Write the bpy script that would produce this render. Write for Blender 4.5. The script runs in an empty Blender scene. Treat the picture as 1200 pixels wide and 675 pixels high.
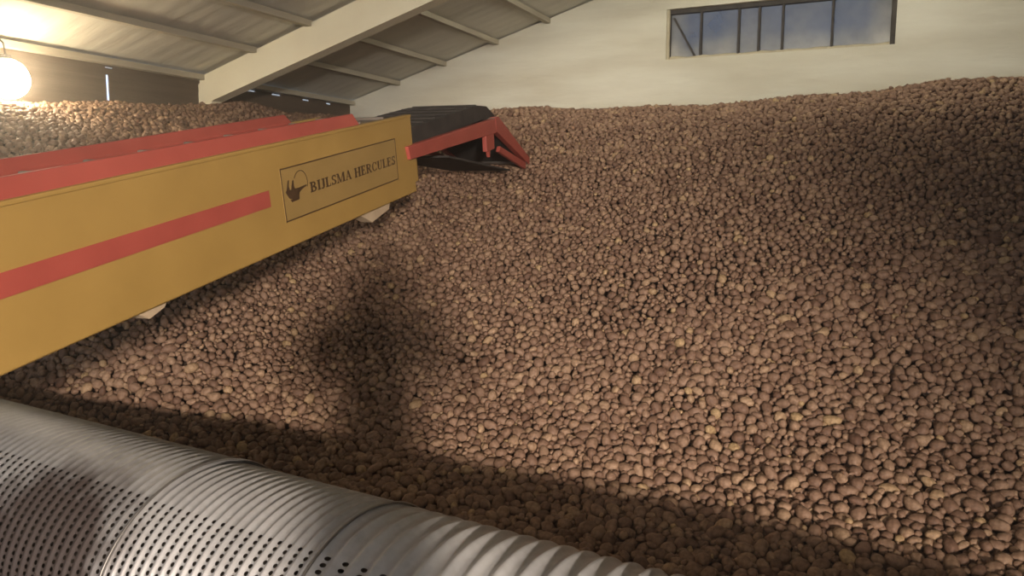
import bpy, bmesh, math, random
import numpy as np
from mathutils import Vector, Matrix, noise

sc = bpy.context.scene
COL = sc.collection
RNG = np.random.default_rng(7)
random.seed(7)

# ------------------------------------------------------------------ camera
EYE = (0.0, 0.0, 1.65)
R_ = Vector((0.90653722, 0.42211081, 0.00356825))
U_ = Vector((-0.05606223, 0.11201407, 0.99212392))
F_ = Vector((-0.41838654, 0.89959731, -0.1252094))
FPX = 900.0
cd = bpy.data.cameras.new('camera')
cd.sensor_fit = 'HORIZONTAL'
cd.sensor_width = 36.0
cd.lens = 36.0 * FPX / 1200.0
cd.clip_start = 0.03
cam = bpy.data.objects.new('camera', cd)
COL.objects.link(cam)
m = Matrix.Identity(4)
for i in range(3):
    m[i][0], m[i][1], m[i][2], m[i][3] = R_[i], U_[i], -F_[i], EYE[i]
cam.matrix_world = m
sc.camera = cam

# ------------------------------------------------------------------ world, lights, exposure
sc.view_settings.view_transform = 'Standard'
sc.view_settings.look = 'None'
sc.view_settings.gamma = 1.0
sc.view_settings.use_curve_mapping = False
sc.view_settings.exposure = 0.15
w = bpy.data.worlds.new('overcast_sky')
sc.world = w
w.use_nodes = True
w.node_tree.nodes['Background'].inputs[0].default_value = (0.62, 0.75, 1.0, 1)
w.node_tree.nodes['Background'].inputs[1].default_value = 1.9


def add_light(name, kind, loc, energy, color, target=None, **kw):
    d = bpy.data.lights.new(name, kind)
    d.energy = energy
    d.color = color
    for k, v in kw.items():
        setattr(d, k, v)
    o = bpy.data.objects.new(name, d)
    COL.objects.link(o)
    o.location = loc
    if target is not None:
        o.rotation_euler = (Vector(target) - Vector(loc)).to_track_quat('-Z', 'Y').to_euler()
    return o


# work floodlight on the right-hand wall behind the photographer
add_light('floodlight', 'SPOT', (4.3, -6.4, 2.33), 9000, (1.0, 0.84, 0.71), (-2.75, 4.3, 0.45),
          spot_size=math.radians(36), spot_blend=1.0, shadow_soft_size=0.27)
# daylight through the big doorway behind the photographer
add_light('doorway_daylight', 'AREA', (-0.4, -7.6, 1.9), 100, (0.76, 0.87, 1.0), (-1.6, 2.0, 0.9),
          shape='RECTANGLE', size=2.6, size_y=2.6)
# unseen fill light added overhead, behind the photographer
add_light('bay_fill', 'AREA', (-1.2, -2.5, 4.2), 12, (1.0, 0.86, 0.68), (-1.2, 4.0, 1.8),
          shape='RECTANGLE', size=1.6, size_y=0.8)
# unseen spot and area strip, both added to brighten the end wall
add_light('wall_fill_spot', 'SPOT', (-1.3, 2.6, 4.25), 260, (1.0, 0.90, 0.74), (-1.9, 9.5, 4.1),
          spot_size=math.radians(90), spot_blend=0.9, shadow_soft_size=0.25)
add_light('wall_fill_strip', 'AREA', (-1.3, 6.95, 3.82), 46, (1.0, 0.93, 0.78), (-1.3, 9.5, 3.6),
          shape='RECTANGLE', size=6.0, size_y=0.2)


# ------------------------------------------------------------------ materials
def new_mat(name):
    mt = bpy.data.materials.new(name)
    mt.use_nodes = True
    nt = mt.node_tree
    return mt, nt, nt.nodes['Principled BSDF']


def N(nt, kind, **kw):
    n = nt.nodes.new(kind)
    for k, v in kw.items():
        setattr(n, k, v)
    return n


def ramp(nt, src, stops):
    r = N(nt, 'ShaderNodeValToRGB')
    el = r.color_ramp.elements
    while len(el) < len(stops):
        el.new(0.5)
    for e, (p, c) in zip(el, stops):
        e.position = p
        e.color = (*c, 1)
    nt.links.new(src, r.inputs[0])
    return r.outputs[0]


def noise_tex(nt, scale, detail=4, rough=0.55, stretch=None, coord='Object'):
    tc = N(nt, 'ShaderNodeTexCoord')
    src = tc.outputs[coord]
    if stretch:
        mp = N(nt, 'ShaderNodeMapping')
        mp.inputs['Scale'].default_value = stretch
        nt.links.new(src, mp.inputs[0])
        src = mp.outputs[0]
    n = N(nt, 'ShaderNodeTexNoise')
    n.inputs['Scale'].default_value = scale
    n.inputs['Detail'].default_value = detail
    n.inputs['Roughness'].default_value = rough
    nt.links.new(src, n.inputs['Vector'])
    return n.outputs[0]


def bump(nt, b, src, strength, dist):
    bn = N(nt, 'ShaderNodeBump')
    bn.inputs['Strength'].default_value = strength
    bn.inputs['Distance'].default_value = dist
    nt.links.new(src, bn.inputs['Height'])
    nt.links.new(bn.outputs[0], b.inputs['Normal'])


def mottled(name, c0, c1, scale=6, rough=0.6, stretch=None, bs=0.0, bd=0.01, bscale=None, metallic=0.0, c2=None):
    mt, nt, b = new_mat(name)
    n = noise_tex(nt, scale, stretch=stretch)
    st = [(0.3, c0), (0.7, c1)] if c2 is None else [(0.28, c0), (0.5, c1), (0.72, c2)]
    nt.links.new(ramp(nt, n, st), b.inputs['Base Color'])
    b.inputs['Roughness'].default_value = rough
    b.inputs['Metallic'].default_value = metallic
    if bs:
        bump(nt, b, noise_tex(nt, bscale or scale * 5, stretch=stretch), bs, bd)
    return mt


M = {}
M['wall'] = mottled('cream_plaster', (0.70, 0.64, 0.49), (0.88, 0.84, 0.69), 0.7, 0.85, (1, 1, 5), 0.5, 0.03, 2.2)
M['roof'] = mottled('sprayed_roof_sheet', (0.58, 0.55, 0.46), (0.70, 0.66, 0.55), 1.2, 0.9, (.5, 3.5, 1), 0.5, 0.012, 4)
M['purlin'] = mottled('cream_timber', (0.38, 0.34, 0.26), (0.50, 0.45, 0.34), 3, 0.8, (6, .6, 6), 0.2, 0.005)
M['rafter'] = mottled('cream_painted_rafter', (0.78, 0.71, 0.52), (0.86, 0.80, 0.60), 2, 0.7, None, 0.15, 0.004)
M['dark_wood'] = mottled('dark_boards', (0.085, 0.06, 0.04), (0.14, 0.10, 0.068), 3, 0.85, (1, .4, 9), 0.5, 0.008)
M['concrete'] = mottled('dusty_concrete', (0.16, 0.13, 0.10), (0.26, 0.21, 0.16), 3, 0.9, None, 0.3, 0.004)
M['yellow'] = mottled('yellow_machine_paint', (0.36, 0.222, 0.058), (0.42, 0.262, 0.072), 3, 0.5, None, 0.05, 0.002)
M['yellow_dull'] = mottled('yellow_sign_film', (0.315, 0.205, 0.066), (0.365, 0.235, 0.076), 5, 0.45)
M['red'] = mottled('red_machine_paint', (0.36, 0.068, 0.050), (0.44, 0.088, 0.064), 4, 0.5, None, 0.05, 0.002)
M['ink'] = mottled('dark_brown_ink', (0.055, 0.028, 0.010), (0.075, 0.036, 0.013), 20, 0.6)
M['rubber'] = mottled('dusty_black_rubber', (0.022, 0.018, 0.016), (0.06, 0.05, 0.042), 9, 0.85, None, 0.3, 0.004)
M['belt'] = mottled('dusty_grey_belt', (0.13, 0.105, 0.08), (0.22, 0.18, 0.14), 7, 0.85, None, 0.2, 0.003)
M['steel'] = mottled('worn_steel', (0.25, 0.23, 0.21), (0.36, 0.34, 0.31), 8, 0.45, None, 0.1, 0.002, None, 0.8)
M['beige'] = mottled('beige_plastic_block', (0.45, 0.34, 0.22), (0.58, 0.45, 0.30), 8, 0.7)
M['frame'] = mottled('dark_window_bar', (0.045, 0.038, 0.032), (0.10, 0.085, 0.07), 14, 0.8)
M['foam'] = mottled('yellowed_sealant', (0.55, 0.47, 0.31), (0.72, 0.64, 0.45), 8, 0.9, None, 0.6, 0.02, 20)
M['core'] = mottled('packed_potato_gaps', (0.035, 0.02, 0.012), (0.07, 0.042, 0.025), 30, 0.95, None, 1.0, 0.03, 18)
M['jacket'] = mottled('dark_work_jacket', (0.03, 0.035, 0.05), (0.05, 0.055, 0.07), 8, 0.9)
M['trousers'] = mottled('dark_work_trousers', (0.03, 0.03, 0.035), (0.05, 0.05, 0.055), 8, 0.9)
M['skin'] = mottled('skin', (0.45, 0.26, 0.19), (0.52, 0.31, 0.23), 8, 0.55)
M['hair'] = mottled('brown_hair', (0.04, 0.025, 0.015), (0.07, 0.045, 0.03), 30, 0.6)

# potato skin: per-potato tint plus soil flecks
mt, nt, b = new_mat('potato_skin')
at = N(nt, 'ShaderNodeAttribute', attribute_name='tint')
base = ramp(nt, at.outputs['Fac'], [(0.0, (0.160, 0.088, 0.056)), (0.3, (0.255, 0.153, 0.100)),
                                    (0.6, (0.340, 0.215, 0.142)), (0.85, (0.44, 0.292, 0.182)), (1.0, (0.52, 0.36, 0.19))])
nz = noise_tex(nt, 55, 3, 0.6)
mx = N(nt, 'ShaderNodeMix', data_type='RGBA', blend_type='MULTIPLY')
mx.inputs[0].default_value = 0.8
nt.links.new(base, mx.inputs[6])
nt.links.new(ramp(nt, nz, [(0.34, (0.50, 0.44, 0.40)), (0.62, (1.0, 1.0, 1.0))]), mx.inputs[7])
nt.links.new(mx.outputs[2], b.inputs['Base Color'])
b.inputs['Roughness'].default_value = 0.62
b.inputs['Specular IOR Level'].default_value = 0.35
bump(nt, b, nz, 0.25, 0.004)
M['potato'] = mt

# galvanised perforated duct sheet (u = ribs along the duct, v = degrees of arc / 2.9)
def duct_material():
    mt, nt, b = new_mat('galvanised_perforated_steel')
    uv = N(nt, 'ShaderNodeUVMap', uv_map='UVMap')
    sx = N(nt, 'ShaderNodeSeparateXYZ')
    nt.links.new(uv.outputs[0], sx.inputs[0])

    def math_(op, a, bb=None):
        n = N(nt, 'ShaderNodeMath', operation=op)
        for i, v in enumerate((a, bb)):
            if v is None:
                continue
            if isinstance(v, (int, float)):
                n.inputs[i].default_value = v
            else:
                nt.links.new(v, n.inputs[i])
        return n.outputs[0]
    fu = math_('MULTIPLY', math_('SUBTRACT', math_('FRACT', sx.outputs[0]), 0.5), 0.050)
    fv = math_('MULTIPLY', math_('SUBTRACT', math_('FRACT', sx.outputs[1]), 0.5), 0.0266)
    d = math_('SQRT', math_('ADD', math_('MULTIPLY', fu, fu), math_('MULTIPLY', fv, fv)))
    hole = math_('LESS_THAN', d, 0.0084)
    fl = math_('FLOOR', sx.outputs[1])
    hole = math_('MULTIPLY', hole, math_('LESS_THAN', fl, 20.5))      # no holes over the crown
    hole = math_('MULTIPLY', hole, math_('GREATER_THAN', fl, 2.5))
    n1 = noise_tex(nt, 3.0, 5)
    n2 = noise_tex(nt, 26, 4)
    col = ramp(nt, n1, [(0.3, (0.37, 0.36, 0.35)), (0.55, (0.46, 0.45, 0.44)), (0.75, (0.53, 0.52, 0.50))])
    mx = N(nt, 'ShaderNodeMix', data_type='RGBA', blend_type='MULTIPLY')
    mx.inputs[0].default_value = 0.55
    nt.links.new(col, mx.inputs[6])
    nt.links.new(ramp(nt, n2, [(0.3, (0.72, 0.70, 0.68)), (0.65, (1, 1, 1))]), mx.inputs[7])
    # dark brown patch low on the far-left lengths
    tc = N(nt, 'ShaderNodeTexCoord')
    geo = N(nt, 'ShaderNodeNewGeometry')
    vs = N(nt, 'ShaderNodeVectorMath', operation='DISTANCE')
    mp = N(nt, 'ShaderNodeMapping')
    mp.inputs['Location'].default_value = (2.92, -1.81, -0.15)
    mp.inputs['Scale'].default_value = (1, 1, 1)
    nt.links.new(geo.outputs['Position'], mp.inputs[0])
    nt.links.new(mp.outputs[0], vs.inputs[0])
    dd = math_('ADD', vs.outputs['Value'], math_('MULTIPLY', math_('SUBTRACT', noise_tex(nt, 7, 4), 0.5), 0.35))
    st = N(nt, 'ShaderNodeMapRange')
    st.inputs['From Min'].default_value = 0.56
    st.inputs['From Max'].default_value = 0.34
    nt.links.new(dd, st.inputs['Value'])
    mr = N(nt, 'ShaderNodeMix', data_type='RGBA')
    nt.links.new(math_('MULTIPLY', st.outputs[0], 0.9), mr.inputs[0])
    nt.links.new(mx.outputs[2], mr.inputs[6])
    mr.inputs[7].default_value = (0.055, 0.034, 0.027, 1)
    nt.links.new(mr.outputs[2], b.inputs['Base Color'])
    b.inputs['Metallic'].default_value = 0.25
    b.inputs['Roughness'].default_value = 0.48
    bump(nt, b, n2, 0.12, 0.003)
    tr = N(nt, 'ShaderNodeBsdfTransparent')
    ms = N(nt, 'ShaderNodeMixShader')
    nt.links.new(hole, ms.inputs[0])
    nt.links.new(b.outputs[0], ms.inputs[1])
    nt.links.new(tr.outputs[0], ms.inputs[2])
    nt.links.new(ms.outputs[0], nt.nodes['Material Output'].inputs[0])
    return mt


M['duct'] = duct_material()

# dirty window pane: lets a little sky through, dust film on it
mt, nt, b = new_mat('dusty_window_glass')
tr = N(nt, 'ShaderNodeBsdfTransparent')
tr.inputs[0].default_value = (0.27, 0.285, 0.31, 1)
b.inputs['Roughness'].default_value = 0.3
dn = noise_tex(nt, 5, 4)
nt.links.new(ramp(nt, dn, [(0.3, (0.30, 0.29, 0.27)), (0.7, (0.55, 0.52, 0.45))]), b.inputs['Base Color'])
ms = N(nt, 'ShaderNodeMixShader')
gen = N(nt, 'ShaderNodeTexCoord')
sp_ = N(nt, 'ShaderNodeSeparateXYZ')
nt.links.new(gen.outputs['Generated'], sp_.inputs[0])
zz_ = N(nt, 'ShaderNodeMapRange')
zz_.inputs['From Min'].default_value, zz_.inputs['From Max'].default_value = 0.45, 0.0
nt.links.new(sp_.outputs[2], zz_.inputs['Value'])
xr_ = N(nt, 'ShaderNodeMapRange')
xr_.inputs['From Min'].default_value, xr_.inputs['From Max'].default_value = 0.88, 1.0
nt.links.new(sp_.outputs[0], xr_.inputs['Value'])
xl_ = N(nt, 'ShaderNodeMapRange')
xl_.inputs['From Min'].default_value, xl_.inputs['From Max'].default_value = 0.10, 0.0
nt.links.new(sp_.outputs[0], xl_.inputs['Value'])
cur = noise_tex(nt, 2.2, 5)
for src, op, k_ in ((None, 'MULTIPLY', 0.5), (zz_, 'ADD', .45), (xr_, 'ADD', .6), (xl_, 'ADD', .5)):
    q_ = N(nt, 'ShaderNodeMath', operation='MULTIPLY')
    q_.inputs[1].default_value = k_
    if src is None:
        nt.links.new(cur, q_.inputs[0])
        cur = q_.outputs[0]
    else:
        nt.links.new(src.outputs[0], q_.inputs[0])
        a_n = N(nt, 'ShaderNodeMath', operation='ADD', use_clamp=True)
        nt.links.new(cur, a_n.inputs[0])
        nt.links.new(q_.outputs[0], a_n.inputs[1])
        cur = a_n.outputs[0]
nt.links.new(cur, ms.inputs[0])
nt.links.new(tr.outputs[0], ms.inputs[1])
nt.links.new(b.outputs[0], ms.inputs[2])
nt.links.new(ms.outputs[0], nt.nodes['Material Output'].inputs[0])
M['glass'] = mt

mt, nt, b = new_mat('glowing_opal_glass')
b.inputs['Base Color'].default_value = (1, 0.95, 0.85, 1)
b.inputs['Emission Color'].default_value = (1.0, 0.84, 0.58, 1)
b.inputs['Emission Strength'].default_value = 58.0
M['opal'] = mt


# ------------------------------------------------------------------ mesh helpers
class MB:
    def __init__(self):
        self.v, self.f = [], []

    def add(self, vs, fs):
        o = len(self.v)
        self.v += [tuple(p) for p in vs]
        self.f += [tuple(i + o for i in f) for f in fs]
        return self

    def box(self, x0, x1, y0, y1, z0, z1, fn=None):
        vs = [(x, y, z) for z in (z0, z1) for x, y in ((x0, y0), (x1, y0), (x1, y1), (x0, y1))]
        if fn:
            vs = [fn(p) for p in vs]
        return self.add(vs, [(3, 2, 1, 0), (4, 5, 6, 7), (0, 1, 5, 4), (1, 2, 6, 5), (2, 3, 7, 6), (3, 0, 4, 7)])

    def prism(self, poly, a0, a1, place):
        """poly: 2-D outline; place(u, v, a) -> 3-D point; extruded from a0 to a1"""
        n = len(poly)
        vs = [place(u, v, a0) for u, v in poly] + [place(u, v, a1) for u, v in poly]
        fs = [tuple(reversed(range(n))), tuple(range(n, 2 * n))]
        fs += [(i, (i + 1) % n, (i + 1) % n + n, i + n) for i in range(n)]
        return self.add(vs, fs)

    def tube(self, pts, r, seg=12, caps=True):
        pts = [Vector(p) for p in pts]
        rings = []
        n = len(pts)
        for i, p in enumerate(pts):
            t = (pts[min(i + 1, n - 1)] - pts[max(i - 1, 0)]).normalized()
            a = t.orthogonal().normalized() if abs(t.z) > 0.9 else t.cross(Vector((0, 0, 1))).normalized()
            c = t.cross(a)
            rr = r[i] if isinstance(r, (list, tuple)) else r
            rings.append([p + (a * math.cos(k * 2 * math.pi / seg) + c * math.sin(k * 2 * math.pi / seg)) * rr for k in range(seg)])
        vs = [q for rg in rings for q in rg]
        fs = []
        for i in range(n - 1):
            for k in range(seg):
                fs.append((i * seg + k, i * seg + (k + 1) % seg, (i + 1) * seg + (k + 1) % seg, (i + 1) * seg + k))
        if caps:
            fs.append(tuple(reversed(range(seg))))
            fs.append(tuple(range((n - 1) * seg, n * seg)))
        return self.add(vs, fs)

    def build(self, name, mat, parent=None, smooth=False, bevel=0.0):
        me = bpy.data.meshes.new(name)
        me.from_pydata(self.v, [], self.f)
        bm = bmesh.new()
        bm.from_mesh(me)
        bmesh.ops.recalc_face_normals(bm, faces=bm.faces)
        bm.to_mesh(me)
        bm.free()
        me.materials.append(mat)
        if smooth:
            me.polygons.foreach_set('use_smooth', [True] * len(me.polygons))
        o = bpy.data.objects.new(name, me)
        COL.objects.link(o)
        if parent:
            o.parent = parent
        if bevel:
            bv = o.modifiers.new('bevel', 'BEVEL')
            bv.width = bevel
            bv.segments = 2
            bv.limit_method = 'ANGLE'
        return o


def tag(o, label=None, cat=None, group=None, kind=None):
    if label:
        o['label'] = label
    if cat:
        o['category'] = cat
    if group:
        o['group'] = group
    if kind:
        o['kind'] = kind
    return o


def empty(name, mat):
    o = bpy.data.objects.new(name, None)
    COL.objects.link(o)
    o.empty_display_size = 0.2
    o.matrix_world = mat
    return o


# ------------------------------------------------------------------ the store: walls, roof, rafters, floor
XL, XR, YB, YF, ZE = -7.07, 4.90, 9.50, -8.00, 2.95
SL = math.tan(math.radians(16.0))
XRIDGE = (XL + XR) / 2
ZR = ZE + SL * (XRIDGE - XL)


def zroof(x):
    return ZE + SL * (x - XL) if x <= XRIDGE else ZR - SL * (x - XRIDGE)


tag(MB().box(XL - .3, XR + .3, YF - .3, YB + .3, -0.12, 0).build('floor', M['concrete']),
    'dusty concrete floor of the store', 'floor', kind='structure')

# back gable wall with the window opening cut out of it
WX0, WX1, WZ0, WZ1 = -2.37, 0.13, 3.24, 3.83
mb = MB()
pl = lambda u, v, a: (u, a, v)
T = 0.22
mb.prism([(XL, 0), (WX0, 0), (WX0, zroof(WX0)), (XL, ZE)], YB, YB + T, pl)
mb.prism([(WX1, 0), (XR, 0), (XR, ZE), (WX1, zroof(WX1))], YB, YB + T, pl)
mb.prism([(WX0, 0), (WX1, 0), (WX1, WZ0), (WX0, WZ0)], YB, YB + T, pl)
mb.prism([(WX0, WZ1), (WX1, WZ1), (WX1, zroof(WX1)), (XRIDGE, ZR), (WX0, zroof(WX0))], YB, YB + T, pl)
tag(mb.build('wall_back', M['wall']), 'cream gable end wall behind the potato heap', 'wall', kind='structure')

# left wall: dark boards with a few daylight gaps
gaps = [(5.475, 5.505, 2.53, 2.80), (6.905, 6.925, 2.66, 2.76), (7.02, 7.08, 2.865, 2.885),
        (7.42, 7.56, 2.865, 2.885), (7.86, 8.02, 2.865, 2.885), (8.45, 8.58, 2.86, 2.88), (8.95, 9.05, 2.86, 2.88), (5.47, 5.56, 2.865, 2.88)]
ys = sorted({YF, YB, *[g[0] for g in gaps], *[g[1] for g in gaps]})
zs = sorted({0, ZE, *[g[2] for g in gaps], *[g[3] for g in gaps]})
mb = MB()
for y0, y1 in zip(ys, ys[1:]):
    runs, start = [], None
    for z0, z1 in zip(zs, zs[1:]):
        ym, zm = (y0 + y1) / 2, (z0 + z1) / 2
        solid = not any(g[0] < ym < g[1] and g[2] < zm < g[3] for g in gaps)
        if solid and start is None:
            start = z0
        if not solid and start is not None:
            runs.append((start, z0))
            start = None
    if start is not None:
        runs.append((start, ZE))
    for a, bb in runs:
        mb.box(XL - .012, XL, y0, y1, a, bb)
# overlapping boards
z = 0.0
tag(mb.build('wall_left', M['dark_wood']), 'dark boarded side wall with daylight showing through gaps', 'wall', kind='structure')

tag(MB().box(XR, XR + .2, YF, YB, 0, ZE).build('wall_right', M['wall']), 'cream side wall on the right', 'wall', kind='structure')
mb = MB()
mb.prism([(XL, 0), (XL + 3.0, 0), (XL + 3.0, zroof(XL + 3)), (XL, ZE)], YF - .2, YF, pl)
mb.prism([(XR - 3.0, 0), (XR, 0), (XR, ZE), (XR - 3.0, zroof(XR - 3))], YF - .2, YF, pl)
mb.prism([(XL + 3, 3.4), (XR - 3, 3.4), (XR - 3, zroof(XR - 3)), (XRIDGE, ZR), (XL + 3, zroof(XL + 3))], YF - .2, YF, pl)
tag(mb.build('wall_front', M['wall']), 'cream front wall around the open doorway', 'wall', kind='structure')


# roof slabs: corrugated sheet seen from below
def roof_slope(x0, x1, name, label):
    mb = MB()
    p = 0.19
    n = int((YB - YF + .4) / p * 6)
    ys = [YF - .2 + i * (YB - YF + .4) / n for i in range(n + 1)]
    vs, fs = [], []
    for i, y in enumerate(ys):
        k = 0.0018 * math.sin(2 * math.pi * y / p)
        for x in (x0, x1):
            zz = zroof(x) if XL <= x <= XR else (ZE - SL * (XL - x) if x < XL else ZE - SL * (x - XR))
            vs.append((x, y, zz + 0.02 + k))
    for x in (x1, x0):
        pass
    for i in range(n):
        fs.append((2 * i, 2 * i + 1, 2 * i + 3, 2 * i + 2))
    top = len(vs)
    vs += [(x, y, z + .06) for x, y, z in vs]
    for i in range(n):
        fs.append((top + 2 * i, top + 2 * i + 2, top + 2 * i + 3, top + 2 * i + 1))
    fs += [(0, 2 * n, top + 2 * n, top), (1, top + 1, top + 2 * n + 1, 2 * n + 1), (0, top, top + 1, 1),
           (2 * n, 2 * n + 1, top + 2 * n + 1, top + 2 * n)]
    mb.add(vs, fs)
    o = mb.build(name, M['roof'], smooth=True)
    return tag(o, label, 'roof', kind='structure')


roof_slope(XL - .35, XRIDGE, 'ceiling', 'corrugated roof underside sloping up from the dark side wall')
roof_slope(XRIDGE, XR + .35, 'ceiling.001', 'corrugated roof underside sloping down to the right')

# rafters (portal frames) with their columns
def rafter(y, label):
    d, bw = 0.30, 0.16
    mb = MB()
    pts = [(XL + .02, ZE - .10 - d + .05), (XRIDGE, zroof(XRIDGE) - .10 - d), (XR - .02, ZE - .10 - d + .05), (XR - .02, ZE - .10), (XRIDGE, ZR - .10), (XL + .02, ZE - .10)]
    mb.prism(pts[:2] + pts[4:], y - bw / 2, y + bw / 2, pl)
    mb.prism(pts[1:5], y - bw / 2, y + bw / 2, pl)
    # top flange, a little wider
    fl = [(XL + .02, ZE - .10), (XRIDGE, ZR - .10), (XRIDGE, ZR - .02), (XL + .02, ZE - .02)]
    fr = [(XRIDGE, ZR - .10), (XR - .02, ZE - .10), (XR - .02, ZE - .02), (XRIDGE, ZR - .02)]
    mb.prism(fl, y - .06, y + .06, pl)
    mb.prism(fr, y - .06, y + .06, pl)
    mb.box(XL + .005, XL + .21, y - bw / 2 + .01, y + bw / 2 - .01, 0, ZE - .2)
    mb.box(XR - .21, XR - .005, y - bw / 2 + .01, y + bw / 2 - .01, 0, ZE - .2)
    o = mb.build('rafter', M['rafter'])
    return tag(o, label, 'rafter', kind='structure')


rafter(6.72, 'cream painted roof rafter above the conveyor')
rafter(2.35, 'cream painted roof rafter over the duct')
rafter(-2.6, 'cream painted roof rafter behind the viewpoint')

# purlins along the roof
for k, x in enumerate((-6.22, -5.46, -4.66, -3.92, -3.15, -2.38, -1.6)):
    z = zroof(x) - .055
    mb = MB().box(x - .035, x + .035, YF, YB, z, z + .06)
    o = mb.build('purlin', M['purlin'])
    tag(o, ['lowest cream purlin along the left roof slope', 'second cream purlin up from the eave', 'third cream purlin up from the eave',
            'fourth cream purlin up from the eave', 'fifth cream purlin up from the eave', 'sixth cream purlin up from the eave', 'topmost cream purlin below the ridge'][k],
        'purlin', 'purlins under the roof', 'structure')
tag(MB().box(XL + .002, XL + .10, YF, YB, ZE - .055, ZE + .005).build('trim_1', M['purlin']), 'pale eave board along the top of the dark wall', 'trim', kind='structure')

# window: frame bars, one diagonal strut, dusty pane, sealant round it
root = empty('window_1', Matrix.Translation((WX0, YB, WZ0)))
tag(root, 'long dusty window high in the cream end wall', 'window', kind='structure')
WW, WH = WX1 - WX0, WZ1 - WZ0


def wpart(name, mb, mat, bev=0.0):
    return mb.build(name, M[mat], root, bevel=bev)


wpart('pane', MB().box(0, WW, .115, .123, 0, WH), 'glass')
wpart('window_frame', MB().box(0, .035, .06, .13, 0, WH).box(WW - .05, WW, .02, .13, 0, WH)
      .box(0, WW, .06, .13, WH - .05, WH).box(0, WW, .08, .13, 0, .03), 'frame', .006)
for xx in (0.40, 0.84, 1.07, 1.33, 1.86):
    wpart('mullion', MB().box(xx - .014, xx + .014, .07, .13, .02, WH - .04), 'frame', .004)
s_ = MB()
p0, p1 = Vector((.07, .085, WH - .09)), Vector((.335, .085, .03))
dv = (p1 - p0).normalized()
nv = Vector((dv.z, 0, -dv.x)) * .012
s_.add([p0 + nv, p0 - nv, p1 - nv, p1 + nv, p0 + nv + Vector((0, .025, 0)), p0 - nv + Vector((0, .025, 0)), p1 - nv + Vector((0, .025, 0)), p1 + nv + Vector((0, .025, 0))],
       [(0, 1, 2, 3), (7, 6, 5, 4), (0, 4, 5, 1), (1, 5, 6, 2), (2, 6, 7, 3), (3, 7, 4, 0)])
wpart('strut', s_, 'frame')
# lumpy sealant bead round the reveal
sp = MB()
outl = [(x, .0) for x in np.linspace(0, WW, 34)] + [(WW, z) for z in np.linspace(0, WH, 10)[1:]]
for a, bb in zip(outl, outl[1:]):
    pass
pts = [(x, .09, .012 + .012 * noise.noise(Vector((x * 5, 0, 3)))) for x in np.linspace(.02, WW - .03, 46)]
rad = [.020 + .016 * (noise.noise(Vector((p[0] * 6, 1, 0))) + .5) for p in pts]
sp.tube(pts, rad, 8)
pts = [(.005 + .01 * noise.noise(Vector((z * 7, 5, 3))), .05, z) for z in np.linspace(.0, WH, 14)]
sp.tube(pts, .03, 8)
wpart('sealant', sp, 'foam', 0)


# ------------------------------------------------------------------ heap surface
FY = np.array([(1.9, .02), (2.4, .07), (2.8, .10), (3.2, .14), (3.6, .22), (4.0, .36), (4.5, .62), (5.0, .90), (5.5, 1.20), (6.0, 1.49),
               (6.7, 1.90), (7.5, 2.34), (8.1, 2.57), (8.5, 2.635), (9.6, 2.64)])
LX = np.array([(-7.4, 2.62), (-6.7, 2.52), (-6.0, 2.20), (-5.2, 1.75), (-4.4, 1.22), (-3.7, .72), (-3.0, .30), (-2.2, 0.0), (6, -.5)])


def heap(x, y):
    x = np.asarray(x, float)
    y = np.asarray(y, float)
    f = np.interp(y, FY[:, 0], FY[:, 1])
    l = np.interp(x, LX[:, 0], LX[:, 1])
    t = np.clip((y - 2.3) / 1.9, 0, 1)
    l = l * t * t * (3 - 2 * t) * np.interp(y, [4.0, 4.6, 7.0], [.93, .95, 1.04])
    k = .22
    h = np.clip(.5 + .5 * (f - l) / k, 0, 1)
    z = l * (1 - h) + f * h + k * h * (1 - h)
    z = np.minimum(z, 2.69)
    z = z + .030 * np.sin(1.7 * x + .6 * y) * np.sin(1.3 * y + .5) * np.clip((y - 2.5) / 2, 0, 1) + .018 * np.sin(4.1 * x + 1.3) * np.sin(3.7 * y + .4 * x)
    z = z - .055 * (1 - np.clip((x - .0) / .45, 0, 1)) * np.clip((y - 7.2) / 1.0, 0, 1)
    return z + .06 * np.clip((x + .3) / 1.2, 0, 1) * np.clip((y - 7) / 1.2, 0, 1) + .10 * np.clip((x + .6) / 1.2, 0, 1) * np.clip((4.5 - y) / 1.5, 0, 1)


def project(p):
    d = np.asarray(p) - np.array(EYE)
    zc = d @ np.array(F_)
    zc_ = np.where(zc > .05, zc, .05)
    return 600 + FPX * (d @ np.array(R_)) / zc_, 337.5 - FPX * (d @ np.array(U_)) / zc_, zc


# duct line in plan: a little out of square with the end wall
DA = np.array([-0.9964, 0.0847])      # along the duct, towards the left wall
DP = np.array([0.0847, 0.9964])       # across it, towards the heap
DC = np.array([-0.5, 2.07])
DR = 0.50


# potato templates
def template(sub, seed):
    bm = bmesh.new()
    bmesh.ops.create_icosphere(bm, subdivisions=sub, radius=1)
    r = random.Random(seed)
    ax = (r.uniform(1.05, 1.55), r.uniform(.9, 1.05), r.uniform(.78, .95))
    off = Vector((seed * 3.1, seed * 1.7, 0))
    bend = r.uniform(-.18, .18)
    for v in bm.verts:
        n = v.co.copy()
        k = 1 + .13 * noise.noise(n * 1.1 + off) + .05 * noise.noise(n * 2.6 + off)
        n = Vector((n.x * ax[0], n.y * ax[1], n.z * ax[2])) * k
        n.y += bend * n.x * n.x
        v.co = n
    V = np.array([v.co[:] for v in bm.verts])
    Fc = np.array([[v.index for v in f.verts] for f in bm.faces])
    bm.free()
    return V, Fc, ax


NT = 20
TPL = {s: [template(s, 11 + i) for i in range(NT)] for s in (1, 2, 3)}


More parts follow.
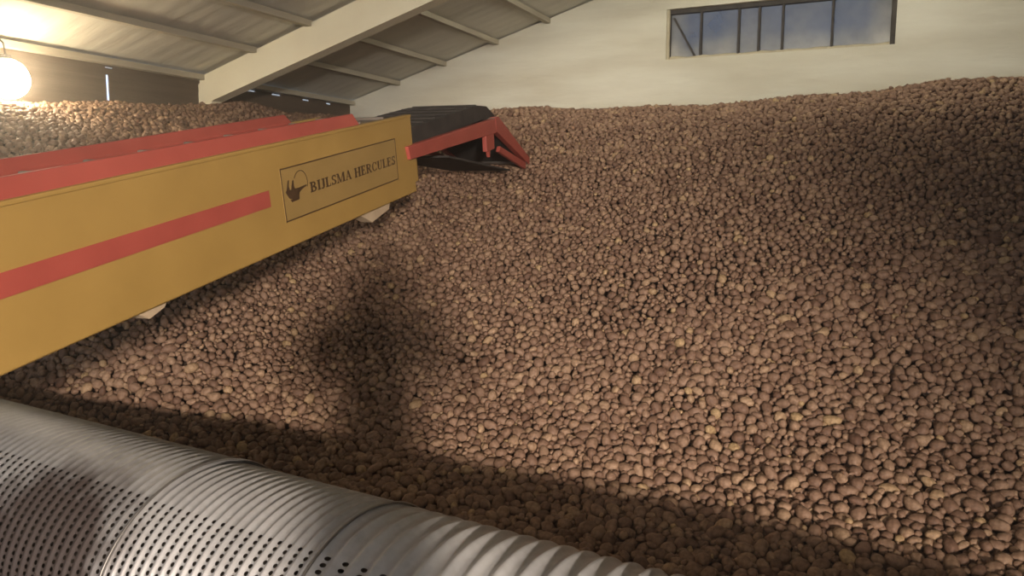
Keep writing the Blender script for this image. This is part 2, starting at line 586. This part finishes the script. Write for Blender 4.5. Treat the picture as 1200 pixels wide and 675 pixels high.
def rotations(n, normals):
    """long axis roughly in the surface, random spin"""
    a = RNG.normal(size=(n, 3))
    up = normals + RNG.normal(scale=.45, size=(n, 3))
    up /= np.linalg.norm(up, axis=1)[:, None]
    x = a - (a * up).sum(1)[:, None] * up
    x /= np.linalg.norm(x, axis=1)[:, None]
    y = np.cross(up, x)
    return np.stack([x, y, up], axis=2)      # columns


def scatter():
    cell = .07
    grid = {}
    P, Rr = [], []

    def run(cx, cy, cz, cr, fac):
        for x, y, z, r in zip(cx, cy, cz, cr):
            i, j, k = int(math.floor(x / cell)), int(math.floor(y / cell)), int(math.floor(z / cell))
            ok = True
            for a in (i - 1, i, i + 1):
                for b_ in (j - 1, j, j + 1):
                    for c in (k - 1, k, k + 1):
                        for (X, Y, Z, Q) in grid.get((a, b_, c), ()):
                            dd = (X - x) ** 2 + (Y - y) ** 2 + (Z - z) ** 2
                            if dd < (fac * (Q + r)) ** 2:
                                ok = False
                                break
                        if not ok:
                            break
                    if not ok:
                        break
                if not ok:
                    break
            if ok:
                grid.setdefault((i, j, k), []).append((x, y, z, r))
                P.append((x, y, z))
                Rr.append(r)

    def cands(n, rlo, rhi, dz, jit):
        x = RNG.uniform(-7.0, 4.6, n)
        y = RNG.uniform(2.0, 9.42, n)
        z = heap(x, y)
        px, py, zc = project(np.stack([x, y, z], 1))
        keep = (zc > .5) & (px > -250) & (px < 1720) & (py < 900)
        # nothing inside the duct
        ac = (x - DC[0]) * DP[0] + (y - DC[1]) * DP[1]
        keep &= ~((np.hypot(ac, np.maximum(z, 0)) < DR + .045) | (ac < 0.0))
        x, y, z = x[keep], y[keep], z[keep]
        r = RNG.uniform(0, 1, len(x)) ** 1.6 * (rhi - rlo) + rlo
        return x, y, z + dz + RNG.normal(0, jit, len(x)), r
    x, y, z, r = cands(104000, .0185, .034, 0.0, .007)
    o = np.argsort(-r)
    run(x[o], y[o], z[o], r[o], .90)
    x, y, z, r = cands(265000, .0145, .023, -.003, .008)
    o = np.argsort(-r)
    run(x[o], y[o], z[o], r[o], .88)
    x, y, z, r = cands(172000, .0105, .0155, -.003, .008)
    run(x, y, z, r, .86)
    top = len(P)
    x, y, z, r = cands(115000, .019, .029, -.036, .007)
    run(x, y, z, r, .72)
    return np.array(P), np.array(Rr), top


POS, RAD, NTOP = scatter()
e = .02
gx = (heap(POS[:, 0] + e, POS[:, 1]) - heap(POS[:, 0] - e, POS[:, 1])) / (2 * e)
gy = (heap(POS[:, 0], POS[:, 1] + e) - heap(POS[:, 0], POS[:, 1] - e)) / (2 * e)
NRM = np.stack([-gx, -gy, np.ones(len(POS))], 1)
NRM /= np.linalg.norm(NRM, axis=1)[:, None]
ROT = rotations(len(POS), NRM)
TINT = np.clip(RNG.normal(.5, .2, len(POS)), 0, 1)
VAR = RNG.integers(0, NT, len(POS))
PX, PY, ZC = project(POS)
SIZE = RAD / ZC

# the 300 that show largest (in frame, not behind the duct or the loader) become things of their own
ac = (POS[:, 0] - DC[0]) * DP[0] + (POS[:, 1] - DC[1]) * DP[1]
al = (POS[:, 0] - DC[0]) * DA[0] + (POS[:, 1] - DC[1]) * DA[1]
# sight line from the eye to the potato against the duct circle
ea = (EYE[0] - DC[0]) * DP[0] + (EYE[1] - DC[1]) * DP[1]
dx, dz = ac - ea, POS[:, 2] + RAD * .6 - EYE[2]
ln = np.hypot(dx, dz)
miss = np.abs((0 - ea) * dz - (0 - EYE[2]) * dx) / ln
seen = (miss > DR + .01) & (np.arange(len(POS)) < NTOP) & (PX > 4) & (PX < 1196) & (PY > 0) & (PY < 671)
order = np.argsort(-np.where(seen, SIZE, -1))
BIG = order[:300]
isbig = np.zeros(len(POS), bool)
isbig[BIG] = True


def potato_arrays(idx, sub, center=True):
    Vs, Fs, Ts, o = [], [], [], 0
    for k in range(NT):
        ii = idx[VAR[idx] == k]
        if not len(ii):
            continue
        V, Fc, ax = TPL[sub][k]
        W = np.einsum('nij,vj->nvi', ROT[ii], V) * RAD[ii][:, None, None]
        if center:
            W = W + POS[ii][:, None, :]
        nv = len(V)
        Vs.append(W.reshape(-1, 3))
        Fs.append((Fc[None] + (np.arange(len(ii)) * nv)[:, None, None] + o).reshape(-1, 3))
        Ts.append(np.repeat(TINT[ii], nv))
        o += nv * len(ii)
    return np.concatenate(Vs), np.concatenate(Fs), np.concatenate(Ts)


def mesh_from(name, V, Fc, tint, mats, midx=None):
    me = bpy.data.meshes.new(name)
    me.vertices.add(len(V))
    me.vertices.foreach_set('co', V.astype(np.float32).ravel())
    nf = len(Fc)
    me.loops.add(nf * 3)
    me.loops.foreach_set('vertex_index', Fc.astype(np.int32).ravel())
    me.polygons.add(nf)
    me.polygons.foreach_set('loop_start', np.arange(0, nf * 3, 3, dtype=np.int32))
    me.polygons.foreach_set('use_smooth', np.ones(nf, bool))
    for mm in mats:
        me.materials.append(mm)
    if midx is not None:
        me.polygons.foreach_set('material_index', midx.astype(np.int32))
    at = me.attributes.new('tint', 'FLOAT', 'POINT')
    at.data.foreach_set('value', tint.astype(np.float32))
    me.update(calc_edges=True)
    me.validate()
    return me


rest = np.where(~isbig)[0]
near = rest[ZC[rest] < 5.0]
far = rest[ZC[rest] >= 5.0]
A1 = potato_arrays(near, 2)
A2 = potato_arrays(far, 1)
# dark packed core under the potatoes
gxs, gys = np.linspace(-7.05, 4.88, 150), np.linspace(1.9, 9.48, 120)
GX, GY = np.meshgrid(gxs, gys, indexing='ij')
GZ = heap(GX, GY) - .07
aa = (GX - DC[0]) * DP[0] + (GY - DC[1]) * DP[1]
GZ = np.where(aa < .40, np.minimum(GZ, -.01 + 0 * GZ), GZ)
CV = np.stack([GX.ravel(), GY.ravel(), GZ.ravel()], 1)
ny = len(gys)
ii, jj = np.meshgrid(np.arange(len(gxs) - 1), np.arange(ny - 1), indexing='ij')
q = (ii * ny + jj).ravel()
CF = np.concatenate([np.stack([q, q + ny, q + ny + 1], 1), np.stack([q, q + ny + 1, q + 1], 1)])
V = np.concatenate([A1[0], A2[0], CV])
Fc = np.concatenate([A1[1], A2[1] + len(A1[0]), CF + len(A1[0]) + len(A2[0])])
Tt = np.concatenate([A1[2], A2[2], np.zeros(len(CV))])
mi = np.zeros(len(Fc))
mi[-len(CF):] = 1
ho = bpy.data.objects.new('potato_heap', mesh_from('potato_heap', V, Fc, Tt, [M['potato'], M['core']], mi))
COL.objects.link(ho)
tag(ho, 'great sloping heap of brown potatoes filling the store up to the end wall', 'potatoes', kind='stuff')


def potato_label(i):
    ax = TPL[1][VAR[i]][2]
    size = 'large' if RAD[i] > .028 else ('medium' if RAD[i] > .022 else 'small')
    el = ax[0] / ax[1]
    shape = 'long' if el > 1.34 else ('oval' if el > 1.16 else 'round')
    tone = 'pale' if TINT[i] > .66 else ('dark' if TINT[i] < .34 else 'mid')
    t = {'pale': 'yellowish-brown', 'dark': 'dark brown', 'mid': 'brown'}[tone]
    x = PX[i]
    if ac[i] < .62:
        where = 'resting against the far side of the duct'
    elif x > 1000:
        where = 'low on the heap at its right-hand end'
    elif x > 760:
        where = 'on the near foot of the heap beyond the duct end'
    else:
        where = 'at the near foot of the heap behind the duct'
    return '%s %s %s potato %s' % (size, shape, t, where)


for i in BIG:
    sub = 3 if SIZE[i] > .0125 else 2
    V, Fc, T_ = potato_arrays(np.array([i]), sub, center=False)
    o = bpy.data.objects.new('potato', mesh_from('potato', V, Fc, T_, [M['potato']]))
    o.location = POS[i]
    COL.objects.link(o)
    tag(o, potato_label(i), 'potato', 'potatoes along the near foot of the heap')

# ------------------------------------------------------------------ half-round perforated duct, in overlapping lengths
def duct_length(a0, a1, r, label, ripple=.011, pitch=.080):
    mat = Matrix(((DA[0], DP[0], 0, DC[0] + DA[0] * a0), (DA[1], DP[1], 0, DC[1] + DA[1] * a0), (0, 0, 1, 0), (0, 0, 0, 1)))
    root = empty('ventilation_duct', mat)
    tag(root, label, 'duct', 'lengths of perforated duct on the floor')
    na = 72
    L_ = a1 - a0
    nu = int(round(L_ / pitch * 10))
    us = np.linspace(0, L_, nu + 1)
    vs, uvs, fs = [], [], []
    for u in us:
        ph = ((u + a0) / pitch) % 1.0
        rr = r + ripple * (math.cos(2 * math.pi * (ph - 0.0)) + .25 * math.cos(4 * math.pi * ph)) * .5
        for k in range(na + 1):
            th = math.pi * k / na
            vs.append((u, -rr * math.cos(th), rr * math.sin(th)))
            uvs.append(((u + a0) / pitch, math.degrees(th) / 3.05))
    for i in range(nu):
        for k in range(na):
            fs.append((i * (na + 1) + k, (i + 1) * (na + 1) + k, (i + 1) * (na + 1) + k + 1, i * (na + 1) + k + 1))
    me = bpy.data.meshes.new('shell')
    me.from_pydata(vs, [], fs)
    ul = me.uv_layers.new(name='UVMap')
    li = np.zeros(len(me.loops), np.int32)
    me.loops.foreach_get('vertex_index', li)
    ul.data.foreach_set('uv', np.array(uvs, np.float32)[li].ravel())
    me.polygons.foreach_set('use_smooth', [True] * len(me.polygons))
    me.materials.append(M['duct'])
    o = bpy.data.objects.new('shell', me)
    COL.objects.link(o)
    o.parent = root
    # rolled collar where this length laps over the next
    rc_ = r + ripple * .62 + .002
    pts = [(.003, -rc_ * math.cos(math.pi * k / 60), rc_ * math.sin(math.pi * k / 60)) for k in range(61)]
    MB().tube(pts, .005, 8).build('end_collar', M['steel'], root, smooth=True)
    return root


duct_length(-2.2, 1.12, .500, 'nearest length of grey ribbed duct, running out of the picture bottom right', .016, .078)
duct_length(1.08, 1.99, .503, 'middle length of grey perforated ribbed duct between two joints', .013, .048)
duct_length(1.95, 6.30, .516, 'far left length of grey ribbed duct with a dark brown patch low down', .008, .053)


# ------------------------------------------------------------------ conveyor (store loader)
CA = Vector((-2.22251618, 1.36203958, 1.61132862))
CX = Vector((-0.13791808, 0.97440655, 0.17751189)).normalized()
CL = Vector((-0.99013117, -0.14014375, 0.0)).normalized()
CZ = CX.cross(CL).normalized()
cm = Matrix.Identity(4)
for i in range(3):
    cm[i][0], cm[i][1], cm[i][2], cm[i][3] = CX[i], CL[i], CZ[i], CA[i]
# local frame: x along the boom (forward), y to its left, z up from the top edge of the near side panel
conv = empty('conveyor', cm)
tag(conv, 'yellow and red belt conveyor boom reaching over the potato heap', 'conveyor')
W = .66
BACK = -2.9


def cpart(name, mb, mat, parent=conv, bev=.004, smooth=False):
    return mb.build(name, M[mat], parent, bevel=bev, smooth=smooth)


side = cpart('side_panel', MB().box(BACK, 2.83, 0, .03, -.475, 0).box(BACK, 2.83, -.004, .04, -.012, .004).box(BACK, 2.83, 0, .06, -.475, -.465), 'yellow')
cpart('stripe', MB().box(BACK, 1.262, -.0035, .001, -.262, -.190), 'red', side, 0)
cpart('side_panel', MB().box(BACK, 2.83, W - .03, W, -.475, 0), 'yellow')
cpart('inner_sleeve', MB().box(2.60, 2.945, .03, .05, -.425, -.21).box(2.925, 2.945, .03, .10, -.425, -.21), 'yellow')
cpart('inner_sleeve', MB().box(2.60, 2.945, W - .05, W - .03, -.425, -.21), 'yellow')
# red guide rails along both top edges
near_rail = [(.035, 0), (.075, 0), (.105, .052), (.065, .056)]
cpart('guide_rail', MB().prism([(0.012, -.01), (.075, -.01), (.075, .062), (.055, .062)], BACK, 2.20, lambda u, v, a: (a, u, v)), 'red')
cpart('guide_rail', MB().prism([(W - .002, -.01), (W - .06, -.012), (W - .06, .006), (W - .02, .050), (W - .002, .050)], BACK, 2.45, lambda u, v, a: (a, u, v)), 'red')
# main belt with cross flights
mb = MB().box(BACK, 2.80, .08, W - .08, -.03, -.012)
for k in range(19):
    s0 = BACK + .15 + k * .30
    mb.box(s0, s0 + .02, .10, W - .10, -.012, .006)
cpart('belt', mb, 'belt')
cpart('bed_plate', MB().box(BACK, 2.70, .03, W - .03, -.42, -.40).box(BACK, 2.70, .03, W - .03, -.09, -.075), 'steel')
# white-ish slide blocks under the near panel
for s0, s1, dz_ in ((2.09, 2.47, .07), (.42, .575, .038)):
    mb = MB().prism([(s0, -.475), (s1, -.475), (s1 - .02, -.475 - dz_ * .55), (s0 + (s1 - s0) * .36, -.475 - dz_)], .015, .09, lambda u, v, a: (u, a, v))
    cpart('slide_block', mb, 'beige')

# sign on the side panel: fine outline, lettering and emblem
S0, S1, Z0, Z1 = 1.364, 2.576, -.356, -.1125
plate = cpart('nameplate', MB().box(S0, S1, -.0022, .001, Z0, Z1), 'yellow_dull', conv, 0)
t = .0055
cpart('border', MB().box(S0, S1, -.0034, -.002, Z1 - t, Z1).box(S0, S1, -.0034, -.002, Z0, Z0 + t)
      .box(S0, S0 + t, -.0034, -.002, Z0, Z1).box(S1 - t, S1, -.0034, -.002, Z0, Z1), 'ink', plate, 0)


# serif capitals built from strokes in a 1-high box
def arc(cx, cz, rx, rz, a0, a1, wid, n=14):
    out = []
    for i in range(n):
        for_ = []
        q0, q1 = math.radians(a0 + (a1 - a0) * i / n), math.radians(a0 + (a1 - a0) * (i + 1) / n)
        w0, w1 = (wid(q0), wid(q1)) if callable(wid) else (wid, wid)
        for_.append((cx + rx * math.cos(q0), cz + rz * math.sin(q0)))
        for_.append((cx + rx * math.cos(q1), cz + rz * math.sin(q1)))
        for_.append((cx + (rx - w1) * math.cos(q1), cz + (rz - min(w1, .12)) * math.sin(q1)))
        for_.append((cx + (rx - w0) * math.cos(q0), cz + (rz - min(w0, .12)) * math.sin(q0)))
        out.append(for_)
    return out


def rc(x0, x1, z0, z1):
    return [(x0, z0), (x1, z0), (x1, z1), (x0, z1)]


def dg(x0, z0, x1, z1, wd):
    return [(x0 - wd / 2, z0), (x0 + wd / 2, z0), (x1 + wd / 2, z1), (x1 - wd / 2, z1)]


ST, SF = .21, .10
stem = lambda x: [rc(x, x + ST, 0, 1), rc(x - .07, x + ST + .07, 0, SF), rc(x - .07, x + ST + .07, 1 - SF, 1)]
GL = {
    'B': (.72, stem(.07) + arc(.34, .745, .27, .255, -90, 90, .15) + arc(.36, .27, .31, .27, -90, 90, .16)
          + [rc(.07, .36, 0, SF), rc(.07, .36, .47, .47 + SF), rc(.07, .36, 1 - SF, 1)]),
    'I': (.36, stem(.09)),
    'J': (.46, [rc(.20, .20 + ST, .2, 1), rc(.10, .46, 1 - SF, 1)] + arc(.17, .2, .20, .22, -150, 0, .15)),
    'L': (.64, stem(.07) + [rc(.07, .60, 0, SF), [(.52, 0), (.61, 0), (.61, .30), (.56, .30)]]),
    'S': (.58, arc(.29, .735, .24, .265, 30, 270, .14) + arc(.29, .27, .25, .27, -150, 90, .15) + [rc(.47, .53, .70, 1), rc(.04, .10, 0, .30)]),
    'M': (1.0, [rc(.09, .16, 0, 1), rc(.74, .74 + ST, 0, 1), dg(.46, 0, .16, 1, .17), dg(.46, 0, .78, 1, .08), rc(0, .25, 0, SF), rc(.66, .99, 0, SF), rc(.0, .20, 1 - SF, 1), rc(.76, .99, 1 - SF, 1)]),
    'A': (.80, [dg(.12, 0, .38, 1, .09), dg(.64, 0, .40, 1, .18), rc(.2, .56, .30, .38), rc(0, .26, 0, SF), rc(.48, .80, 0, SF)]),
    'H': (.84, stem(.07) + stem(.57) + [rc(.2, .6, .46, .46 + SF)]),
    'E': (.66, stem(.07) + [rc(.07, .60, 0, SF), rc(.07, .58, 1 - SF, 1), rc(.2, .46, .47, .47 + SF), rc(.54, .61, 0, .28), rc(.53, .59, .74, 1), rc(.42, .48, .38, .64)]),
    'R': (.78, stem(.07) + arc(.36, .735, .29, .265, -90, 90, .15) + [rc(.07, .37, .47, .47 + SF), rc(.07, .37, 1 - SF, 1), dg(.66, 0, .40, .5, .18), rc(.58, .80, 0, SF)]),
    'C': (.70, arc(.38, .5, .35, .5, 45, 315, lambda q: .06 + .11 * abs(math.cos(q))) + [rc(.60, .66, .66, 1), rc(.60, .66, .08, .30)]),
    'U': (.80, [rc(.10, .10 + ST, .30, 1), rc(.60, .67, .30, 1), rc(.02, .35, 1 - SF, 1), rc(.50, .78, 1 - SF, 1)] + arc(.385, .32, .285, .32, 180, 360, lambda q: .07 + .10 * max(0, -math.cos(q)))),
}


def lettering(word, s0, s1, zb, hgt, parent):
    tot = sum(GL[c][0] for c in word) + .06 * (len(word) - 1)
    k = (s1 - s0) / tot
    mb, u = MB(), s0
    for c in word:
        wd, polys = GL[c]
        for j, p in enumerate(polys):
            mb.prism([(u + x * k, zb + z_ * hgt) for x, z_ in p], -.0026 - .00004 * j, -.002, lambda a, b_, y: (a, y, b_))
        u += (wd + .06) * k
    return mb.build('lettering', M['ink'], parent)


lettering('BIJLSMA', 1.597, 2.012, -.260, .049, plate)
lettering('HERCULES', 2.045, 2.553, -.262, .051, plate)
mb = MB()
em = lambda poly: mb.prism(poly, -.0030, -.002, lambda a, b_, y: (a, y, b_))
em([(1.388, -.222), (1.400, -.212), (1.440, -.218), (1.489, -.217), (1.505, -.232), (1.494, -.262), (1.446, -.264), (1.412, -.254)])
em([(1.398, -.215), (1.405, -.198), (1.416, -.172), (1.428, -.171), (1.420, -.198), (1.424, -.214)])
em([(1.436, -.220), (1.440, -.204), (1.453, -.178), (1.464, -.177), (1.462, -.203), (1.468, -.218)])
em([(1.485, -.219), (1.568, -.214), (1.570, -.220), (1.526, -.230), (1.500, -.242)])
em([(1.420, -.262), (1.500, -.262), (1.490, -.272), (1.430, -.274)])
for i in range(16):
    q0, q1 = math.radians(150 - i * 11), math.radians(150 - (i + 1) * 11)
    c, rr = (1.522, -.200), .060
    em([(c[0] + rr * math.cos(q0), c[1] + rr * math.sin(q0)), (c[0] + rr * math.cos(q1), c[1] + rr * math.sin(q1)),
        (c[0] + (rr - .004) * math.cos(q1), c[1] + (rr - .004) * math.sin(q1)), (c[0] + (rr - .004) * math.cos(q0), c[1] + (rr - .004) * math.sin(q0))])
cpart('emblem', mb, 'ink', plate, 0)

# telescopic head: red side arms, dark belt over a knee, drooping nose
KX, KZ = 4.50, -.165     # knee, top edge of the arm
NX, NZ = 5.42, -.62      # nose tip
for y0, y1 in ((-.022, .022), (W - .022, W + .022)):
    mb = MB().prism([(2.71, -.180), (KX, KZ), (KX - .05, KZ - .118), (2.735, -.262)], y0, y1, lambda u, v, a: (u, a, v))
    cpart('side_arm', mb, 'red')
    dxn, dzn = NX - KX, NZ - KZ
    lnn = math.hypot(dxn, dzn)
    nx_, nz_ = dzn / lnn * .105, -dxn / lnn * .105
    mb = MB().prism([(KX - .06, KZ + .01), (KX + .03, KZ + .005), (NX, NZ), (NX + nx_ * .6, NZ + nz_ * .6), (KX + nx_ * 1.1, KZ + nz_ * 1.1)], y0 - .003, y1 + .003, lambda u, v, a: (u, a, v))
    cpart('nose_arm', mb, 'red')
    mb = MB().box(KX - .30, KX - .10, y0 + .004, y1 - .004, KZ - .24, KZ - .09).prism([(KX - .30, -.30), (KX - .22, -.46), (KX - .17, -.30)], y0 + .008, y1 - .008, lambda u, v, a: (u, a, v))
    cpart('hinge_bracket', mb, 'red')
    mb = MB().prism([(KX + .06, KZ - .24), (NX - .10, NZ - .03), (NX - .13, NZ - .085), (KX + .02, KZ - .28)], y0 + .006, y1 - .006, lambda u, v, a: (u, a, v))
    cpart('brace', mb, 'red')
# head belt: profile swept over knee and nose roller
prof = [(2.55, -.085), (3.2, -.075), (3.8, -.055), (4.20, -.045), (4.40, -.065), (KX + .06, KZ + .030), (NX - .05, NZ + .03), (NX - .01, NZ - .01), (NX - .02, NZ - .06), (KX + .05, KZ - .11), (4.30, -.16), (3.2, -.19), (2.55, -.19)]
mb = MB()
n = len(prof)
ys_ = (.035, W - .035)
vs = [(u, y, v) for y in ys_ for u, v in prof]
fs = [(i, (i + 1) % n, (i + 1) % n + n, i + n) for i in range(n)]
# triangulated-by-strip end caps: top run against bottom run
for o_ in (0, n):
    fs += [(o_ + 0, o_ + 1, o_ + 11, o_ + 12), (o_ + 1, o_ + 2, o_ + 10, o_ + 11), (o_ + 2, o_ + 3, o_ + 10), (o_ + 3, o_ + 4, o_ + 10), (o_ + 4, o_ + 5, o_ + 9, o_ + 10), (o_ + 5, o_ + 6, o_ + 8, o_ + 9), (o_ + 6, o_ + 7, o_ + 8)]
mb.add(vs, fs)
for k in range(7):
    s0 = 2.95 + .21 * k
    zt = np.interp(s0, [p[0] for p in prof[:5]], [p[1] for p in prof[:5]])
    mb.box(s0, s0 + .02, .06, W - .06, zt - .01, zt + .008)
for k in range(4):
    f_ = .15 + k * .23
    u, v = KX + .06 + f_ * (NX - KX - .11), KZ + .035 + f_ * (NZ - KZ)
    mb.box(u - .012, u + .012, .06, W - .06, v - .01, v + .026)
cpart('head_belt', mb, 'rubber', conv, 0)
for u, v, r in ((KX - .06, KZ - .05, .055), (NX - .07, NZ - .01, .04)):
    cpart('roller', MB().tube([(u, -.018, v), (u, W + .018, v)], r, 16), 'steel', conv, 0, True)
# rubber curtain under the head
mb = MB().box(3.55, 5.0, .05, W - .05, -.36, -.345, lambda p: (p[0], p[1], p[2] - .32 * max(0, (p[0] - 4.0)) / 1.0))
cpart('return_belt', mb, 'rubber', conv, 0)

# undercarriage behind the frame edge: axle, legs and two wheels standing on the floor
inv = cm.inverted()
def wl(p):
    return inv @ Vector(p)
ax0 = CA + CX * -2.2 + CL * (W / 2)
fx = Vector((CX.x, CX.y, 0)).normalized()
for sgn in (-1, 1):
    c = Vector((ax0.x, ax0.y, 0)) - CL * (sgn * .46)
    hub = Vector((c.x, c.y, .30))
    rings = [(-.085, .20), (-.085, .27), (-.06, .298), (.06, .298), (.085, .27), (.085, .20)]
    mb = MB()
    seg = 32
    vs = []
    for off, r in rings:
        for k in range(seg):
            a = 2 * math.pi * k / seg
            vs.append(wl(hub + CL * off + fx * (r * math.cos(a)) + Vector((0, 0, r * math.sin(a)))))
    nr = len(rings)
    mb.add(vs, [(i * seg + k, i * seg + (k + 1) % seg, ((i + 1) % nr) * seg + (k + 1) % seg, ((i + 1) % nr) * seg + k) for i in range(nr) for k in range(seg)])
    wh = mb.build('wheel', M['rubber'], conv, smooth=True)
    MB().tube([wl(hub - CL * .05), wl(hub + CL * .05)], .203, 28).build('rim', M['yellow'], wh)
    topp = CA + CX * -2.2 + CL * (.03 if sgn > 0 else W - .03) + CZ * -.42
    inner = hub + CL * (sgn * .13)
    MB().tube([wl(inner), wl(topp + Vector((0, 0, 0)))], .045, 8).build('support_leg', M['red'], conv)
    t2 = CA + CX * -1.35 + CL * (.03 if sgn > 0 else W - .03) + CZ * -.45
    MB().tube([wl(inner), wl(t2)], .035, 8).build('support_strut', M['red'], conv)
a_ = Vector((ax0.x, ax0.y, .30))
MB().tube([wl(a_ + CL * .44), wl(a_ - CL * .44)], .04, 12).build('axle', M['red'], conv)

# ------------------------------------------------------------------ lamp by the left wall
lp = Vector((-6.78, 4.30, 2.59))
lamp = empty('globe_lamp', Matrix.Translation(lp))
tag(lamp, 'glowing round lamp hanging beside the dark side wall at far left', 'lamp')
bm = bmesh.new()
bmesh.ops.create_uvsphere(bm, u_segments=24, v_segments=16, radius=.17)
me = bpy.data.meshes.new('globe')
bm.to_mesh(me)
bm.free()
me.materials.append(M['opal'])
me.polygons.foreach_set('use_smooth', [True] * len(me.polygons))
o = bpy.data.objects.new('globe', me)
COL.objects.link(o)
o.parent = lamp
MB().tube([(0, 0, .155), (0, 0, .20)], [.055, .04], 16).build('holder', M['rubber'], lamp)
MB().tube([(0, 0, .20), (-.02, 0, .30), (-.10, 0, .36), (-.235, 0, .33)], .008, 8).build('cable', M['rubber'], lamp)

# ------------------------------------------------------------------ the person taking the picture (stands behind the camera)
def person():
    f = Vector((-0.42, 0.907, 0)).normalized()
    r = Vector((f.y, -f.x, 0))
    base = Vector((0, 0, 0)) - f * .40

    def P(a, b_, c):          # right, forward, up
        return base + r * a + f * b_ + Vector((0, 0, c))
    J, E, Rd = [], [], []

    def add(p, rad, parent=None):
        J.append(p)
        Rd.append(rad)
        if parent is not None:
            E.append((parent, len(J) - 1))
        return len(J) - 1
    pel = add(P(0, -.02, .95), .155)
    wa = add(P(0, 0, 1.12), .145, pel)
    ch = add(P(0, .0, 1.32), .165, wa)
    nb = add(P(0, .0, 1.48), .075, ch)
    nk = add(P(0, .03, 1.55), .058, nb)
    hd = add(P(0, .05, 1.63), .088, nk)
    hd2 = add(P(0, .04, 1.72), .080, hd)
    for s in (-1, 1):
        hip = add(P(.10 * s, -.02, .88), .105, pel)
        kn = add(P(.13 * s, .03, .49), .062, hip)
        an = add(P(.15 * s, -.02, .09), .045, kn)
        hl = add(P(.15 * s, .05, .045), .042, an)
        add(P(.17 * s, .17, .035), .034, hl)
        sh = add(P(.19 * s, .0, 1.43), .075, ch)
        el = add(P(.33 * s, .10, 1.20), .050, sh)
        wr = add(P(.13 * s, .27, 1.50), .030, el)
        pm = add(P(.105 * s, .325, 1.585), .030, wr)
        for k in range(4):
            k1 = add(P((.098 + .002 * k) * s, .352 - .001 * k, 1.60 + .019 * (1.5 - k) + .02), .0095, pm)
            k2 = add(P((.075 + .004 * k) * s, .366, 1.60 + .019 * (1.5 - k) + .022), .0085, k1)
            add(P((.055 + .006 * abs(k - 1)) * s, .364, 1.60 + .019 * (1.5 - k) + .022), .0078, k2)
        t1 = add(P(.090 * s, .315, 1.585), .0105, pm)
        add(P(.060 * s, .330, 1.605), .0095, t1)
    me = bpy.data.meshes.new('person')
    me.from_pydata(J, E, [])
    o = bpy.data.objects.new('person', me)
    COL.objects.link(o)
    sk = o.modifiers.new('skin', 'SKIN')
    for v, rad in zip(me.skin_vertices[0].data, Rd):
        v.radius = (rad, rad)
    me.skin_vertices[0].data[0].use_root = True
    ss = o.modifiers.new('sub', 'SUBSURF')
    ss.levels = ss.render_levels = 2
    dg_ = bpy.context.evaluated_depsgraph_get()
    me2 = bpy.data.meshes.new_from_object(o.evaluated_get(dg_))
    o.modifiers.clear()
    o.data = me2
    me2.materials.clear()
    for k in ('jacket', 'trousers', 'skin', 'hair', 'rubber'):
        me2.materials.append(M[k])
    for p in me2.polygons:
        c = p.center
        q = c - base
        fwd = q.dot(f)
        lat = abs(q.dot(r))
        z = c.z
        i = 0
        if z < .95:
            i = 1
        if z < .10:
            i = 4
        if z > 1.52 and lat < .12 and fwd < .2:
            i = 2
            if z > 1.71 or (fwd < .02 and z > 1.58):
                i = 3
        if fwd > .27:
            i = 2
        p.material_index = i
        p.use_smooth = True
    # face: nose, mouth, ears and eyes
    bmf = MB()
    bmf.tube([P(0, .125, 1.675), P(0, .148, 1.640), P(0, .13, 1.632)], [.009, .014, .008], 8)
    for s in (-1, 1):
        bmf.tube([P(.080 * s, .04, 1.675), P(.094 * s, .035, 1.655), P(.082 * s, .045, 1.625)], [.010, .014, .009], 8)
    fo = bmf.build('face_features', M['skin'], None, smooth=True)
    fo.parent = o
    eyes = MB()
    for s in (-1, 1):
        eyes.tube([P(.034 * s - .012, .122, 1.672), P(.034 * s + .012, .122, 1.672)], [.007, .007], 8)
    eyes.tube([P(-.022, .125, 1.603), P(.022, .125, 1.603)], .006, 8)
    eo = eyes.build('eyes_and_mouth', M['hair'])
    eo.parent = o
    tag(o, 'person in a dark work jacket standing behind the camera with raised hands', 'person')


person()


# ------------------------------------------------------------------ dusty air in the store
mt = bpy.data.materials.new('dusty_air')
mt.use_nodes = True
nt = mt.node_tree
nt.nodes.remove(nt.nodes['Principled BSDF'])
vsn = nt.nodes.new('ShaderNodeVolumeScatter')
vsn.inputs['Color'].default_value = (1.0, 0.93, 0.86, 1)
vsn.inputs['Density'].default_value = 0.028
vsn.inputs['Anisotropy'].default_value = 0.78
nt.links.new(vsn.outputs[0], nt.nodes['Material Output'].inputs['Volume'])
hz = MB().box(XL - .6, XR + .6, YF - .5, YB + .5, -.3, 5.2).build('dusty_air', mt)
tag(hz, 'thin dusty haze hanging in the air of the whole store', 'haze', kind='stuff')
